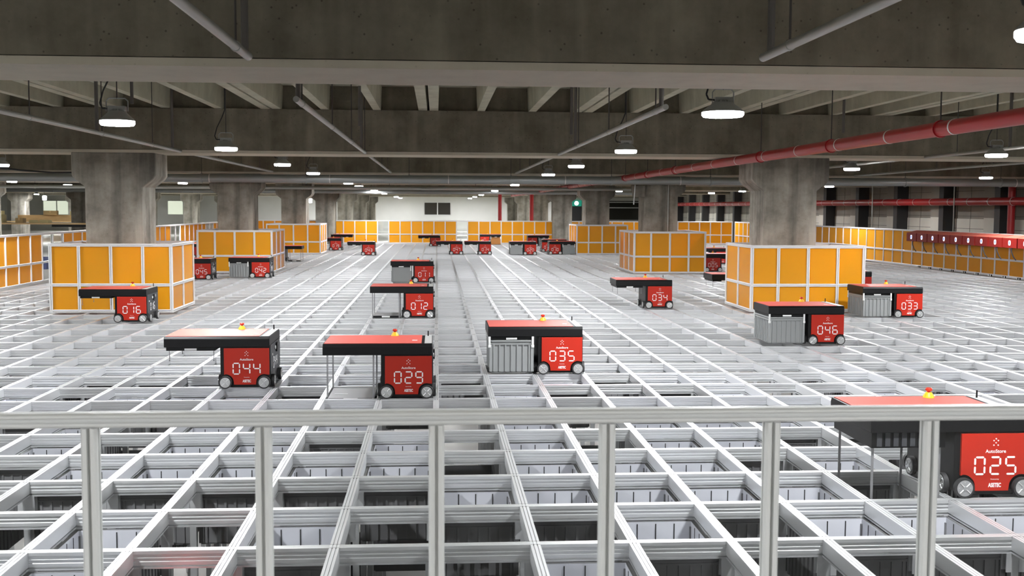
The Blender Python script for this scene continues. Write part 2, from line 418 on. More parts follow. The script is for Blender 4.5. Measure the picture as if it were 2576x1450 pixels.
for r in range(-1, R1):
    for c in range(-12, 14):
        xc, yc = gx(c)+.25, gy(r)-.35
        d = yc+10.95
        px = 1288+2733*((xc-.0087)/d-.0692)
        if px < -260 or px > 2840 or d < 3.2: continue
        if (r >= 9 and random.random() < .3) or (r, c) == (8, -3): continue
        full = (c in FULL[r]) if r in FULL else random.random() < .55
        if full:
            thing('storage_bin', 'grey plastic bin, inside coloured as lit, sitting just below the rails of its grid cell', 'bin', (xc, yc, -.425), 'lit-coloured bins at the top of their grid cells', BIN_LIT_IN)
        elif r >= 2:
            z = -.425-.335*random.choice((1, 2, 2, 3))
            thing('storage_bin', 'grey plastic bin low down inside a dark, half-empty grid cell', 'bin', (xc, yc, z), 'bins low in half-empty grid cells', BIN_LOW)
# red goods in one bin at the bottom edge
g = MB(); g.box(-.17, .17, -.11, .11, 0, .44); g.lathe((-.02, 0, .44), [(.02, 0), (.10, .0), (.11, .02), (.07, .045), (.02, .05)], 14)
thing('packaged_goods', 'red wrapped goods standing in a grid cell at the bottom edge of the picture', 'goods', (-1.22, -5.80, -.591), None, g.mesh('packaged_goods', ['product'], bevel=.01))
thing('storage_bin', 'grey bin under the red wrapped goods at the bottom edge of the picture', 'bin', (-1.25, -5.95, -.60), None, BIN_LOW)

# ------------------------------------------------------------------ lettering
def text_mesh(txt, width, bold=0.0, sx=1.0):
    cu = bpy.data.curves.new('t', 'FONT'); cu.body = txt; cu.align_x = 'CENTER'; cu.align_y = 'CENTER'
    cu.size = 1; cu.offset = bold; cu.extrude = .012; cu.resolution_u = 3
    o = bpy.data.objects.new('t', cu); col.objects.link(o)
    bpy.context.view_layer.update()
    dg = bpy.context.evaluated_depsgraph_get()
    me = bpy.data.meshes.new_from_object(o.evaluated_get(dg))
    bpy.data.objects.remove(o); bpy.data.curves.remove(cu)
    xs = [v.co.x for v in me.vertices]; ys = [v.co.y for v in me.vertices]
    k = width/(max(xs)-min(xs)); cx, cy = (max(xs)+min(xs))/2, (max(ys)+min(ys))/2
    for v in me.vertices:                                       # stand upright, facing -y
        x, y, z = v.co
        v.co = ((x-cx)*k, -z*.04, (y-cy)*k*sx)
    me.materials.clear(); me.materials.append(M['white'])
    return me
SEG = {'0': 'abcdef', '1': 'bc', '2': 'abged', '3': 'abgcd', '4': 'fgbc', '5': 'afgcd', '6': 'afgedc', '7': 'abc', '8': 'abcdefg', '9': 'abcdfg', ' ': ''}
def number_mesh(s):
    b = MB(); W, H, T, g = .029, .050, .0056, .0035
    fn = lambda a, z, t: (a, t, z)
    def hor(x0, x1, z): b.prism([(x0+g, z), (x0+g+T, z-T), (x1-g-T, z-T), (x1-g, z), (x1-g-T, z+T), (x0+g+T, z+T)], fn, -.0015, 0)
    def ver(x, z0, z1): b.prism([(x, z0+g), (x+T, z0+g+T), (x+T, z1-g-T), (x, z1-g), (x-T, z1-g-T), (x-T, z0+g+T)], fn, -.0015, 0)
    for ch in s:
        cx = 0
        for q in SEG[ch]:
            if q == 'a': hor(cx-W, cx+W, H)
            if q == 'g': hor(cx-W, cx+W, 0)
            if q == 'd': hor(cx-W, cx+W, -H)
            if q == 'f': ver(cx-W, 0, H)
            if q == 'b': ver(cx+W, 0, H)
            if q == 'e': ver(cx-W, -H, 0)
            if q == 'c': ver(cx+W, -H, 0)
    return b.mesh('digit', ['white'], smooth=False) if b.v else None
lg = MB()
for x, z in ((0, .024), (-.013, .013), (.013, .013), (0, 0), (-.013, -.014), (.013, -.014)):
    lg.cyl((x, -.0015, z), (x, 0, z), .0042, 8)
LOGO = lg.mesh('logo_dots', ['white'], smooth=False)
BRAND = text_mesh('AutoStore', .124, .012)
MAKER = text_mesh('ASETEC', .078, .035, 1.5)
POWER = text_mesh('Powered by', .050)

# ------------------------------------------------------------------ container robots
HL, HD = .4815, .33
def body_x(s): return (.028, .4815) if s > 0 else (-.4815, -.028)
RM = {}
def bot_meshes(s):
    if s in RM: return RM[s]
    d = {}; x0, x1 = body_x(s); xi = x0 if s > 0 else x1; xo = x1 if s > 0 else x0
    b = MB(); b.prism([(-HD, .385), (HD, .385), (HD, .462), (HD-.018, .485), (-HD+.018, .485), (-HD, .462)], lambda y, z, t: (t, y, z), -HL, HL)
    d['lid'] = b.mesh('lid', ['black'], smooth=False, bevel=.004)
    b = MB(); a, c = sorted((-s*(HL-.012), s*.385)); b.box(a, c, -HD+.02, HD-.03, .4845, .489)
    a, c = sorted((s*.30, s*.345)); b.box(a, c, -.12, -.085, .4885, .4896, 1)
    d['top_panel'] = b.mesh('top_panel', ['redtop', 'white'], smooth=False)
    a, c = sorted((s*.412, s*(HL-.006)))
    b = MB().box(a, c, -HD+.02, HD-.02, .4845, .4882); b.cyl((s*.44, HD-.09, .487), (s*.44, HD-.09, .535), .006, 8, 1)
    d['end_strip'] = b.mesh('end_strip', ['greytop', 'black'])
    d['stop_base'] = MB().lathe((0, 0, 0), [(.036, 0), (.034, .012), (.020, .030), (.019, .034)], 20).mesh('emergency_stop', ['yellow'])
    d['stop_cap'] = MB().lathe((0, 0, 0), [(.010, 0), (.010, .008), (.021, .012), (.022, .022), (.016, .030), (.004, .032)], 20).mesh('stop_cap', ['cap'])
    b = MB().box(x0, x1, -HD+.012, HD-.012, .03, .386)
    b.box(x0+.09, x1-.09, -HD+.004, HD-.004, .012, .04)
    d['body'] = b.mesh('body', ['black2'], smooth=False, bevel=.004)
    # charcoal outer end face with small bright fittings
    b = MB(); a, c = sorted((xo, xo+s*.006)); b.box(a, c, -HD+.03, HD-.03, .13, .40)
    b.cyl((xo+s*.004, -.02, .345), (xo+s*.014, -.02, .345), .018, 12, 1); b.cyl((xo+s*.004, .14, .36), (xo+s*.012, .14, .36), .022, 12, 1)
    a, c = sorted((xo+s*.004, xo+s*.02)); b.box(a, c, .02, .10, .30, .385, 2)
    b.cyl((xo+s*.004, -.2, .30), (xo+s*.012, -.2, .30), .012, 10, 1)
    d['end_panel'] = b.mesh('end_panel', ['charcoal', 'offwhite', 'black'], smooth=False)
    # red front panel cut out round the wheels
    px0, px1 = (x0+.036, x1-.004) if s > 0 else (x0+.004, x1-.036)
    wl, wr = x0+.05, x1-.05
    poly = [(px0, .376), (px0, .128)]
    for k in range(7):
        t = math.pi/2-math.pi/2*k/6; px = wl+.074*math.cos(t); pz = .06+.074*math.sin(t)
        if px > px0: poly.append((px, pz))
    poly += [(wl+.076, .036), (wr-.076, .036)]
    for k in range(7):
        t = math.pi-math.pi/2*k/6; px = wr+.074*math.cos(t); pz = .06+.074*math.sin(t)
        if px < px1: poly.append((px, pz))
    poly += [(px1, .128), (px1, .376)]
    d['front_panel'] = MB().prism(poly, lambda a, z, t: (a, t, z), -HD-.004, -HD+.014).mesh('front_panel', ['red'], smooth=False)
    d['cx'] = (px0+px1)/2
    d['wheels'] = [(wl, -1), (wr, -1), (wl, 1), (wr, 1)]
    d['side_wheels'] = [(x0, -1, -.215), (x0, -1, .215), (x1, 1, -.215), (x1, 1, .215)]
    # gripper on the other side
    g0, g1 = (-.465, -.02) if s > 0 else (.02, .465)
    d['g'] = (g0, g1)
    b = MB().box(g0, g1, -.31, .31, .352, .386); b.box((g0+g1)/2-.055, (g0+g1)/2+.055, -.316, -.309, .355, .374, 1)
    d['gripper'] = b.mesh('gripper_plate', ['black', 'white'], smooth=False)
    b = MB()
    b.box(g0+.02, g1-.02, -.29, .29, 0, .022); b.box(g0+.03, g0+.16, -.298, -.28, -.002, .026, 1); b.box(g1-.16, g1-.03, -.298, -.28, -.002, .026, 1)
    b.box((g0+g1)/2-.06, (g0+g1)/2+.06, -.299, -.288, .002, .02, 2); b.box(g0+.06, g0+.18, -.05, -.03, .022, .024, 2)
    d['gripper_low'] = b.mesh('gripper_plate', ['band', 'black', 'offwhite'], smooth=False)
    b = MB().box(g0, g1, -.30, .30, .29, .386)
    for k in range(8): b.box(g0+.03+k*.05, g0+.06+k*.05, -.306, -.298, .30, .38, 1)
    d['gripper_box'] = b.mesh('gripper_plate', ['black', 'charcoal'], smooth=False)
    RM[s] = d; return d
WH = {}
for ax in 'xy':
    fn = (lambda r, t, u: (u, r*math.cos(t), r*math.sin(t))) if ax == 'x' else (lambda r, t, u: (r*math.cos(t), u, r*math.sin(t)))
    def disc(b, r, u0, u1, mi=0, n=24):
        p = [(r, 2*math.pi*k/n) for k in range(n)]
        b.prism(p, lambda a, t, u: fn(a, t, u), u0, u1, mi)
    b = MB(); disc(b, .059, -.014, .014); WH[ax+'t'] = b.mesh('wheel', ['tyre'], bevel=0)
    b = MB(); disc(b, .047, -.017, .017)
    for k in range(4):                                             # four spoke ribs and studs, both faces
        t = math.pi/4+k*math.pi/2
        for u in (-1, 1):
            p0, p1 = Vector(fn(.012, t, u*.017)), Vector(fn(.042, t, u*.017)); b.cyl(p0, p1, .0045, 6)
            q = Vector(fn(.033, t+math.pi/4, u*.017)); q2 = Vector(fn(.033, t+math.pi/4, u*.0205)); b.cyl(q, q2, .004, 6)
    disc(b, .012, -.021, .021, 0, 12)
    WH[ax+'h'] = b.mesh('hub', ['hub'])
NUM = {}
def band_mesh(z): return B('lifting_band', ['band'], (-.0075, .0075, -.002, .002, z, .386))
def wire_mesh(): return MB().cyl((0, 0, .255), (0, 0, .36), .0035, 6).cyl((0, 0, .25), (0, 0, .258), .007, 6).mesh('guide_pin', ['band'])
def hook_mesh(): return B('gripper_hook', ['offwhite'], (-.011, .011, -.006, .006, .275, .386), (-.014, .014, -.008, .008, .272, .30), bevel=.003)
BM = {'down': band_mesh(.0), 'deep': band_mesh(-.62), 'pin': wire_mesh(), 'hook': hook_mesh()}

def robot(num, cx, yf, side, state, label, group='red container robots on the grid', zplate=.008):
    d = bot_meshes(side)
    t = thing('container_robot', label, 'robot', (cx, yf+HD, 0), group)
    O('lid', d['lid'], t)
    O('top_panel', d['top_panel'], t); O('end_strip', d['end_strip'], t)
    st = O('emergency_stop', d['stop_base'], t, (side*.13, HD-.075, .489)); O('stop_cap', d['stop_cap'], st, (0, 0, .033))
    O('body', d['body'], t)
    ep = O('end_panel', d['end_panel'], t)
    fp = O('front_panel', d['front_panel'], t)
    yy = -HD-.0042
    x0, x1 = body_x(side)
    for i, ch in enumerate(num):
        if ch not in NUM: NUM[ch] = number_mesh(ch)
        if not NUM[ch]: continue
        O('digit', NUM[ch], fp, (d['cx']+(i-1)*.094, yy, .186))
        O('digit', NUM[ch], ep, ((x1 if side > 0 else x0)+side*.0065, side*(i-1)*.094-.02, .215), side*math.pi/2)
    O('logo_dots', LOGO, fp, (d['cx'], yy, .322)); O('lettering', BRAND, fp, (d['cx'], yy, .272))
    O('small_lettering', POWER, fp, (d['cx'], yy, .104)); O('maker_lettering', MAKER, fp, (d['cx'], yy, .070))
    for x, q in d['wheels']:
        wv = O('wheel', WH['yt'], t, (x, q*(HD+.018), .0592)); O('hub', WH['yh'], wv)
    for x, q, y in d['side_wheels']:
        wv = O('wheel', WH['xt'], t, (x+q*.016, y, .0592)); O('hub', WH['xh'], wv)
    g0, g1 = d['g']; corners = [(g0+.02, -.27), (g1-.02, -.27), (g0+.02, .25), (g1-.02, .25)]
    if state == 'up':
        O('gripper_plate', d['gripper'], t)
        for x, y in corners: O('guide_pin', BM['pin'], t, (x, y, 0))
    elif state == 'down':
        O('gripper_plate', d['gripper_low'], t, (0, 0, zplate))
        for x, y in corners: O('lifting_band', BM['down'], t, (x, y, 0))
    elif state == 'deep':
        O('gripper_plate', d['gripper_box'], t)
        for x, y in corners: O('lifting_band', BM['deep'], t, (x, y, 0))
    else:
        O('gripper_plate', d['gripper'], t)
        for x, y in [(g0-.002, -.325), (g1-.008, -.325), (g0-.002, .31), (g1-.008, .31)]: O('gripper_hook', BM['hook'], t, (x, y, 0))
        thing('storage_bin', state[1], 'bin', (cx+(g0+g1)/2, yf+HD, .018), 'bins held by the robots', state[2])
    return t

G, BR = BIN_GREY, BIN_BROWN
def bl(n): return 'grey ribbed plastic bin held under the arm of robot %s' % n
BOTS = [
 ('044', -2.026, -.79, 1, 'up', 'red robot numbered 044 with its gripper raised, left of robot 029'),
 ('029', -.514, -1.38, 1, 'down', 'red robot numbered 029 with its gripper lowered on thin bands, behind the railing'),
 ('035', 1.006, -.03, 1, ('b', bl('035'), G), 'red robot numbered 035 carrying a grey bin in the centre foreground'),
 ('012', -.53, 5.66, 1, 'down', 'red robot numbered 012 with its gripper plate lowered, in front of robot 011'),
 ('011', -.553, 13.58, 1, ('b', bl('011'), G), 'red robot numbered 011 carrying a grey bin, behind robot 012'),
 ('016', -4.69, 5.13, 1, 'up', 'red robot numbered 016 parked in front of the nearest left orange guard'),
 ('042', -4.452, 15.24, 1, ('b', bl('042'), G), 'red robot numbered 042 carrying a grey bin, in front of the second left guard'),
 ('045', -5.70, 14.6, 1, 'up', 'red robot numbered 045 half hidden behind the nearest left orange guard'),
 ('043', -2.678, 27.79, 1, 'up', 'red robot numbered 043 with empty arm pointing left, far down the grid'),
 ('019', -4.235, 32.2, 1, 'up', 'red robot numbered 019 beside the farthest left orange guard'),
 ('047', .451, 28.57, 1, 'up', 'red robot numbered 047 far back, left of robot 014'),
 ('014', 1.492, 28.62, 1, 'up', 'red robot numbered 014 far back, right of robot 047'),
 ('020', 3.12, 28.34, 1, ('b', bl('020'), G), 'red robot numbered 020 carrying a grey bin on its left, far back'),
 ('010', 4.60, 28.74, -1, ('b', bl('010'), G), 'red robot numbered 010 carrying a grey bin on its right, beside the farthest right guard'),
 ('034', 3.507, 7.2, 1, 'up', 'red robot numbered 034 with its empty arm pointing left, before the middle right guard'),
 ('046', 4.60, 2.24, 1, ('b', bl('046'), G), 'red robot numbered 046 carrying a grey bin, in front of the nearest right guard'),
 ('033', 7.125, 5.55, 1, ('b', bl('033'), G), 'red robot numbered 033 carrying a grey bin, right of the nearest right guard'),
 ('025', 3.01, -4.86, 1, 'deep', 'large red robot numbered 025 behind the railing at the right edge'),
 ('005', 7.70, 17.88, -1, 'up', 'red robot numbered 005 seen in the gap between the two nearer right guards'),
 ('0  ', -4.28, 38.5, -1, 'up', 'red robot behind robot 019 with only its dark lid showing, by the back fence'),
 ('0  ', -.335, 37.0, 1, 'up', 'red robot partly hidden behind robot 047, by the back fence'),
 ('0  ', 2.48, 39.3, -1, ('b', 'brown bin held by the far robot behind robot 014', BR), 'red robot holding a brown bin, partly hidden behind robot 014'),
 ('0  ', 4.55, 37.6, -1, ('b', 'dark grey bin held by the far robot behind robot 020', G), 'red robot partly hidden behind robot 020, by the back fence'),
 ('0  ', 4.56, 31.1, -1, 'up', 'red robot half hidden directly behind robot 010'),
 ('   ', 8.56, 22.1, 1, 'up', 'dark lid and red corner of the robot just behind robot 005'),
 ('   ', 5.55, 8.75, 1, 'up', 'robot hidden behind the nearest right guard, only the end of its arm sticking out left'),
 ('   ', -4.68, 23.3, -1, 'down', 'robot hidden behind the second left guard, its lowered gripper sticking out right'),
 ('   ', -8.02, 25.3, 1, 'up', 'sliver of a red robot in the gap between the first and second left guards'),
 ('027', 8.02, 9.75, 1, 'up', 'red robot numbered 027 half hidden behind robot 033'),
]
for n, x, y, s, st, lb in BOTS:
    robot(n, x, y, s, st, lb, zplate=-.03 if n == '029' else .008)

# ------------------------------------------------------------------ orange guards round the pillars, and fences
PM = {}
def prof_bar(name, L, axis, wd=.05, m='fence_post', groove=True, g=.005):
    key = (name, round(L, 3), axis, wd, m)
    if key in PM: return PM[key]
    h = wd/2; q = .016; e = .006
    P = [(-h, -h+e), (-h+e, -h), (-g, -h), (-g, -h+q), (g, -h+q), (g, -h), (h-e, -h), (h, -h+e), (h, -g), (h-q, -g), (h-q, g), (h, g), (h, h-e), (h-e, h), (g, h), (g, h-q), (-g, h-q), (-g, h), (-h+e, h), (-h, h-e), (-h, g), (-h+q, g), (-h+q, -g), (-h, -g)] if groove else [(-h, -h), (h, -h), (h, h), (-h, h)]
    fn = {'x': lambda a, c, t: (t, a, c), 'y': lambda a, c, t: (a, t, c), 'z': lambda a, c, t: (a, c, t)}[axis]
    PM[key] = MB().prism(P, fn, 0, L).mesh(name, [m], smooth=False); return PM[key]
def pane_mesh(wd, h, axis, m):
    key = ('pane', round(wd, 3), round(h, 3), axis, m)
    if key not in PM:
        PM[key] = B('panel', [m], (0, wd, -.003, .003, 0, h)) if axis == 'x' else B('panel', [m], (-.003, .003, 0, wd, 0, h))
    return PM[key]
FH, FM = 1.10, .445
def fence_run(t, ox, oy, axis, stops, clear_at=(), first=True, last=True):
    """posts at each stop, rails along the run, two panels per bay; all children of t"""
    L = stops[-1]-stops[0]
    at = lambda s: (ox+s, oy) if axis == 'x' else (ox, oy+s)
    for i, s in enumerate(stops):
        if (i == 0 and not first) or (i == len(stops)-1 and not last): continue
        O('post', prof_bar('post', FH-.055, 'z'), t, (*at(s), .015))
    for z, nm in ((FH-.025, 'top_rail'), (FM, 'middle_rail'), (.03, 'bottom_rail')):
        O(nm, prof_bar(nm, L+.05, axis), t, (*at(stops[0]-.025), z))
    for i in range(len(stops)-1):
        wd = stops[i+1]-stops[i]-.05; cl = i in clear_at
        for z0, z1 in ((.055, FM-.025), (FM+.025, FH-.05)):
            o = O('panel', pane_mesh(wd, z1-z0, axis, 'clear' if cl else 'orange'), t, (*at(stops[i]+.025), z0))
            if cl: o['label'] = 'clear panel'
def guard(x0, x1, y0, y1, ny, label):
    t = thing('pillar_guard', label, 'guard', ((x0+x1)/2, (y0+y1)/2, 0), 'orange guards round the pillars')
    hx, hy = (x1-x0)/2, (y1-y0)/2
    sx = [0, hx/2-.03, hx, 1.5*hx+.03, 2*hx]
    sy = [2*hy*k/ny for k in range(ny+1)]
    fence_run(t, -hx, -hy, 'x', sx); fence_run(t, -hx, hy, 'x', sx)
    fence_run(t, -hx, -hy, 'y', sy, (), False, False); fence_run(t, hx, -hy, 'y', sy, (), False, False)
guard(-6.06, -4.20, 6.60, 8.12, 2, 'nearest left orange panelled guard round the foot of a pillar, behind robot 016')
guard(-6.06, -4.20, 17.15, 19.35, 3, 'second left orange panelled guard round a pillar, behind robot 042')
guard(-6.10, -4.20, 28.70, 30.9, 3, 'farthest left orange panelled guard round a pillar, beside robot 019')
guard(5.15, 7.02, 6.50, 8.02, 2, 'nearest right orange panelled guard round a pillar, behind robot 046')
guard(5.14, 7.01, 17.08, 19.3, 3, 'middle right orange panelled guard round a pillar, behind robot 034')
guard(5.14, 7.01, 28.78, 31.0, 3, 'farthest right orange panelled guard round a pillar, beside robot 010')

t = thing('safety_fence', 'long orange panelled fence along the left edge of the grid', 'fence', (-8.72, 0, 0))
S = [8.27+.685*k for k in range(48)]
fence_run(t, 0, 0, 'y', S, (8, 9, 25, 26, 33, 34))
t = thing('safety_fence', 'orange panelled fence along the right edge of the grid, carrying the red charging boxes', 'fence', (14.32, 0, 0))
S = [8.33+.7*k for k in range(47)]
fence_run(t, 0, 0, 'y', S)
t = thing('safety_fence', 'orange panelled fence across the far end of the grid', 'fence', (0, 40.82, 0))
S = [-8.66+.5327*k for k in range(44)]
fence_run(t, 0, 0, 'x', S, (11, 18))

# ------------------------------------------------------------------ charging boxes on the right fence
b = MB(); b.prism([(0, .775), (.34, .775), (.34, 1.085), (.30, 1.085), (0, 1.015)], lambda x, z, yy: (x, yy, z), -.325, .325)
CH_BODY = b.mesh('charger_housing', ['chargered'], smooth=False, bevel=.006)
b = MB(); b.prism([(-.004, 1.0155), (.302, 1.0865), (.302, 1.092), (-.004, 1.021)], lambda x, z, yy: (x, yy, z), -.32, .32)
CH_TOP = b.mesh('charger_cover', ['chargertop'], smooth=False)
def oval(r0, r1, x0, x1, mi, b):
    P = [(r0*math.copysign(abs(math.cos(a))**.7, math.cos(a)), r1*math.copysign(abs(math.sin(a))**.7, math.sin(a))) for a in [2*math.pi*k/24 for k in range(24)]]
    b.prism(P, lambda y, z, x: (x, y, z), x0, x1, mi)
b = MB(); oval(.052, .062, -.004, 0, 0, b); CH_D = b.mesh('display', ['glow'], smooth=False)
b = MB(); oval(.028, .036, -.006, -.003, 0, b); CH_B = b.mesh('display_centre', ['glowblue'], smooth=False)
b = MB(); b.tube([(.10, .0, .80), (.04, -.06, .79), (.0, -.10, .76), (-.005, -.12, .68), (.03, -.15, .56), (.08, -.18, .48)], .014, 8)
CH_ARM = b.mesh('contact_arm', ['charcoal'])
CH_PAD = B('contact_pad', ['black', 'offwhite'], (.24, .27, -.09, -.075, 0, .05, 0), (.24, .27, -.05, -.035, 0, .045, 1), (.24, .27, .0, .015, 0, .05, 0), (.24, .27, .05, .062, 0, .04, 1))
ORD = ['nearest', 'second', 'third', 'fourth', 'fifth', 'sixth', 'seventh', 'eighth', 'ninth', 'farthest']
for k in range(10):
    t = thing('charging_box', 'red charging box with lit zero on the right fence, %s from the picture edge' % ORD[k].replace('nearest', 'first').replace('farthest', 'tenth'), 'charger', (13.94, 13.98+.69*k, 0), 'charging boxes on the right fence')
    h = O('charger_housing', CH_BODY, t); O('charger_cover', CH_TOP, t)['label'] = 'glossy lighter red sloping cover'
    dd = O('display', CH_D, h, (0, 0, .90)); O('display_centre', CH_B, h, (0, 0, .90))
    O('contact_arm', CH_ARM, t, (0, 0, 0)); O('contact_pad', CH_PAD, t)

# ------------------------------------------------------------------ railing in front of the camera
RYL = -7.85
rl = thing('railing', 'grey aluminium handrail on square posts across the foreground', 'railing', (0, RYL, 0))
O('handrail', prof_bar('handrail', 6.0, 'x', .042, 'post', True, .0075), rl, (-2.9, 0, 1.082))
PX = [-2.42, -1.94, -1.455, -.965, -.484, .007, .502, .989, 1.468, 1.945, 2.43]
for x in PX: O('post', prof_bar('post', 1.08, 'z', .045, 'post'), rl, (x, 0, -.02))
for a, c in zip(PX[:-1], PX[1:]):
    O('clear_panel', B('clear_panel', ['glass'], (a+.02, c-.02, -.003, .003, .02, 1.062)), rl)
O('bottom_rail', prof_bar('bottom_rail', 5.0, 'x', .042, 'post'), rl, (-2.5, 0, .02))

# ------------------------------------------------------------------ pipes
def pipe(name, label, p0, p1, r, m, cat='pipe', hang=None, bands=None, riser=(), group=None, n=20):
    p0, p1 = Vector(p0), Vector(p1); t = thing(name, label, cat, p0, group)
    d = p1-p0
    O('pipe_run', MB().cyl((0, 0, 0), d, r, n).mesh('pipe_run', [m]), t)
    L = d.length; u = d/L
    if hang:
        s = hang[0]
        while s < L:
            q = u*s
            if not any(by-.05 < (p0+q).y < by+1.0 for by in BEAMS) or abs(u.y) < .5:
                O('hanger_rod', MB().cyl(q+Vector((0, 0, r*.9)), q+Vector((0, 0, ZS-p0.z)), .007, 6).mesh('hanger_rod', ['rod']), t)
                O('pipe_clip', MB().cyl(q-u*.015, q+u*.015, r*1.18, n).mesh('pipe_clip', [m]), t)
            s += hang[1]
    for s in riser:
        q = u*s
        O('riser', MB().cyl(q+Vector((0, 0, r*.5)), q+Vector((0, 0, ZS-p0.z)), .022, 10).mesh('riser', ['riser']), t)
    if bands:
        s = bands[0]
        while s < L:
            q = u*s; O('pipe_band', MB().cyl(q-u*.012, q+u*.012, r*1.05, n).mesh('pipe_band', ['bandwhite']), t); s += bands[1]
    return t
GP = 'grey sprinkler branch pipes'
pipe('sprinkler_pipe', 'short grey pipe entering from the top edge, left of centre', (-1.14, -9.0, 2.6), (-1.14, -4.13, 2.6), .026, 'galv', hang=(4.45, 9), riser=(4.75,), group=GP)
pipe('sprinkler_pipe', 'short grey pipe entering from the top edge, right of centre', (1.98, -9.0, 2.6), (1.98, -4.40, 2.6), .026, 'galv', hang=(4.1, 9), riser=(4.45,), group=GP)
pipe('sprinkler_pipe', 'thin grey pipe running down the left half from behind the nearest beam', (-1.16, -1.72, 2.58), (-1.16, 16.9, 2.58), .026, 'galv', hang=(.4, 2.75), riser=(.15, 7.9), group=GP)
pipe('sprinkler_pipe', 'thin grey pipe running down the right half from behind the nearest beam', (2.02, -1.40, 2.58), (2.02, 16.9, 2.58), .026, 'galv', hang=(.45, 2.75), riser=(.2, 6.3), group=GP)
pipe('sprinkler_pipe', 'thin grey pipe crossing above the nearest left pillar', (-4.12, -6, 2.58), (-4.12, 16.9, 2.58), .026, 'galv', hang=(4.1, 2.4), riser=(8.7, 12.5), group=GP)
pipe('sprinkler_pipe', 'thin grey pipe right of the red overhead pipe, above the right pillar', (8.25, -3, 2.58), (8.25, 16.9, 2.58), .026, 'galv', hang=(4.1, 2.4), riser=(7.3,), group=GP)
pipe('sprinkler_pipe', 'thin grey pipe farthest right, leading to the grey main pipe', (11.0, 3, 2.58), (10.9, 16.9, 2.58), .026, 'galv', hang=(2.1, 2.4), riser=(6.3,), group=GP)
pipe('main_pipe', 'thick grey main pipe running across the hall in front of the second pillars', (-33.9, 17.0, 2.40), (16.4, 17.0, 2.42), .105, 'grey_main', hang=(2.0, 2.6), bands=(1.2, 3.0), n=28)
pipe('main_pipe', 'thinner grey pipe running across the hall behind the second pillars', (-33.9, 28.5, 2.36), (8.8, 28.5, 2.40), .06, 'galv', hang=(1.2, 3.1), n=20)
pipe('main_pipe', 'dark grey pipe crossing the hall in front of the third row of beams', (-33.9, 39.4, 2.42), (10, 39.4, 2.42), .09, 'grey_main', hang=(1.2, 3.1), n=20)
pipe('fire_pipe', 'red overhead fire pipe with white bands running back along the right side', (4.86, -7.5, 2.46), (4.74, 58, 2.50), .072, 'redpipe', hang=(1.0, 2.9), bands=(.66, 1.46))
pipe('fire_pipe', 'red horizontal fire pipe along the right wall with white bands', (16.1, 8, 1.93), (16.1, 66, 2.02), .115, 'redpipe', bands=(.5, 1.25))
pipe('fire_pipe', 'red vertical pipe at the right edge of the picture by the wall', (16.15, 18.7, -.17), (16.15, 18.7, 3.6), .1, 'redpipe')
pipe('fire_pipe', 'left of two red upright pipes at the far end', (4.1, 60, -.17), (4.1, 60, 3.6), .12, 'redpipe')
pipe('fire_pipe', 'right of two red upright pipes at the far end', (5.36, 50.6, -.17), (5.36, 50.6, 3.6), .11, 'redpipe')
for x, y, lb in ((15.6, 21.0, 'thin grey conduit dropping in front of the right wall, near the picture edge'), (15.6, 27.2, 'thin grey conduit dropping in front of the right wall, left of the nearer one')):
    pipe('conduit', lb, (x, y, -.17), (x, y, 3.6), .018, 'galv', 'conduit')
cb = MB(); pts = [(-9.9-.0*k, 8+.0*k, 0) for k in range(1)]
pts = [(-11.2+.45*k, 10.2+.62*k, 2.52-.09*math.sin(math.pi*((k % 4)/4))) for k in range(9)]
cb.tube(pts, .02, 8)
thing('power_cable', 'thick black cable sagging from the ceiling at the left edge', 'cable', (0, 0, 0), None, cb.mesh('power_cable', ['cable']))
t = thing('disconnect_box', 'pale duct box with a hanging white rod left of the middle right pillar', 'box', (5.28, 17.5, 2.02))
O('box_body', B('box_body', ['pillar'], (-.08, .2, 0, .35, -.02, .28), bevel=.01), t)
O('hanging_rod', MB().cyl((-.1, -.02, -.22), (-.06, -.02, .42), .016, 8).mesh('hanging_rod', ['offwhite']), t)
pipe('conduit', 'thin conduit running up the front of the middle right pillar', (6.12, 17.58, .9), (6.12, 17.58, 2.5), .014, 'galv', 'conduit')

for x, y, z0, lb in ((-3.75, 2.9, 2.95, 'dark drop bar hanging right of the nearest left lamp'), (-1.0, 3.5, 2.75, 'dark drop bar hanging right of the thin left pipe'),
                     (1.85, 4.0, 2.7, 'dark drop bar hanging left of the thin right pipe'), (5.9, 4.6, 2.8, 'dark drop bar hanging above the red overhead pipe')):
    t = thing('drop_bar', lb, 'bar', (x, y, z0), 'dark bars hanging from the ceiling')
    O('bar', MB().cyl((0, 0, 0), (0, 0, 3.45-z0), .02, 10).mesh('bar', ['riser']), t); O('tip', MB().cyl((0, 0, 3.45-z0), (0, 0, ZS-z0), .02, 10, 0, .004).mesh('tip', ['rod']), t)
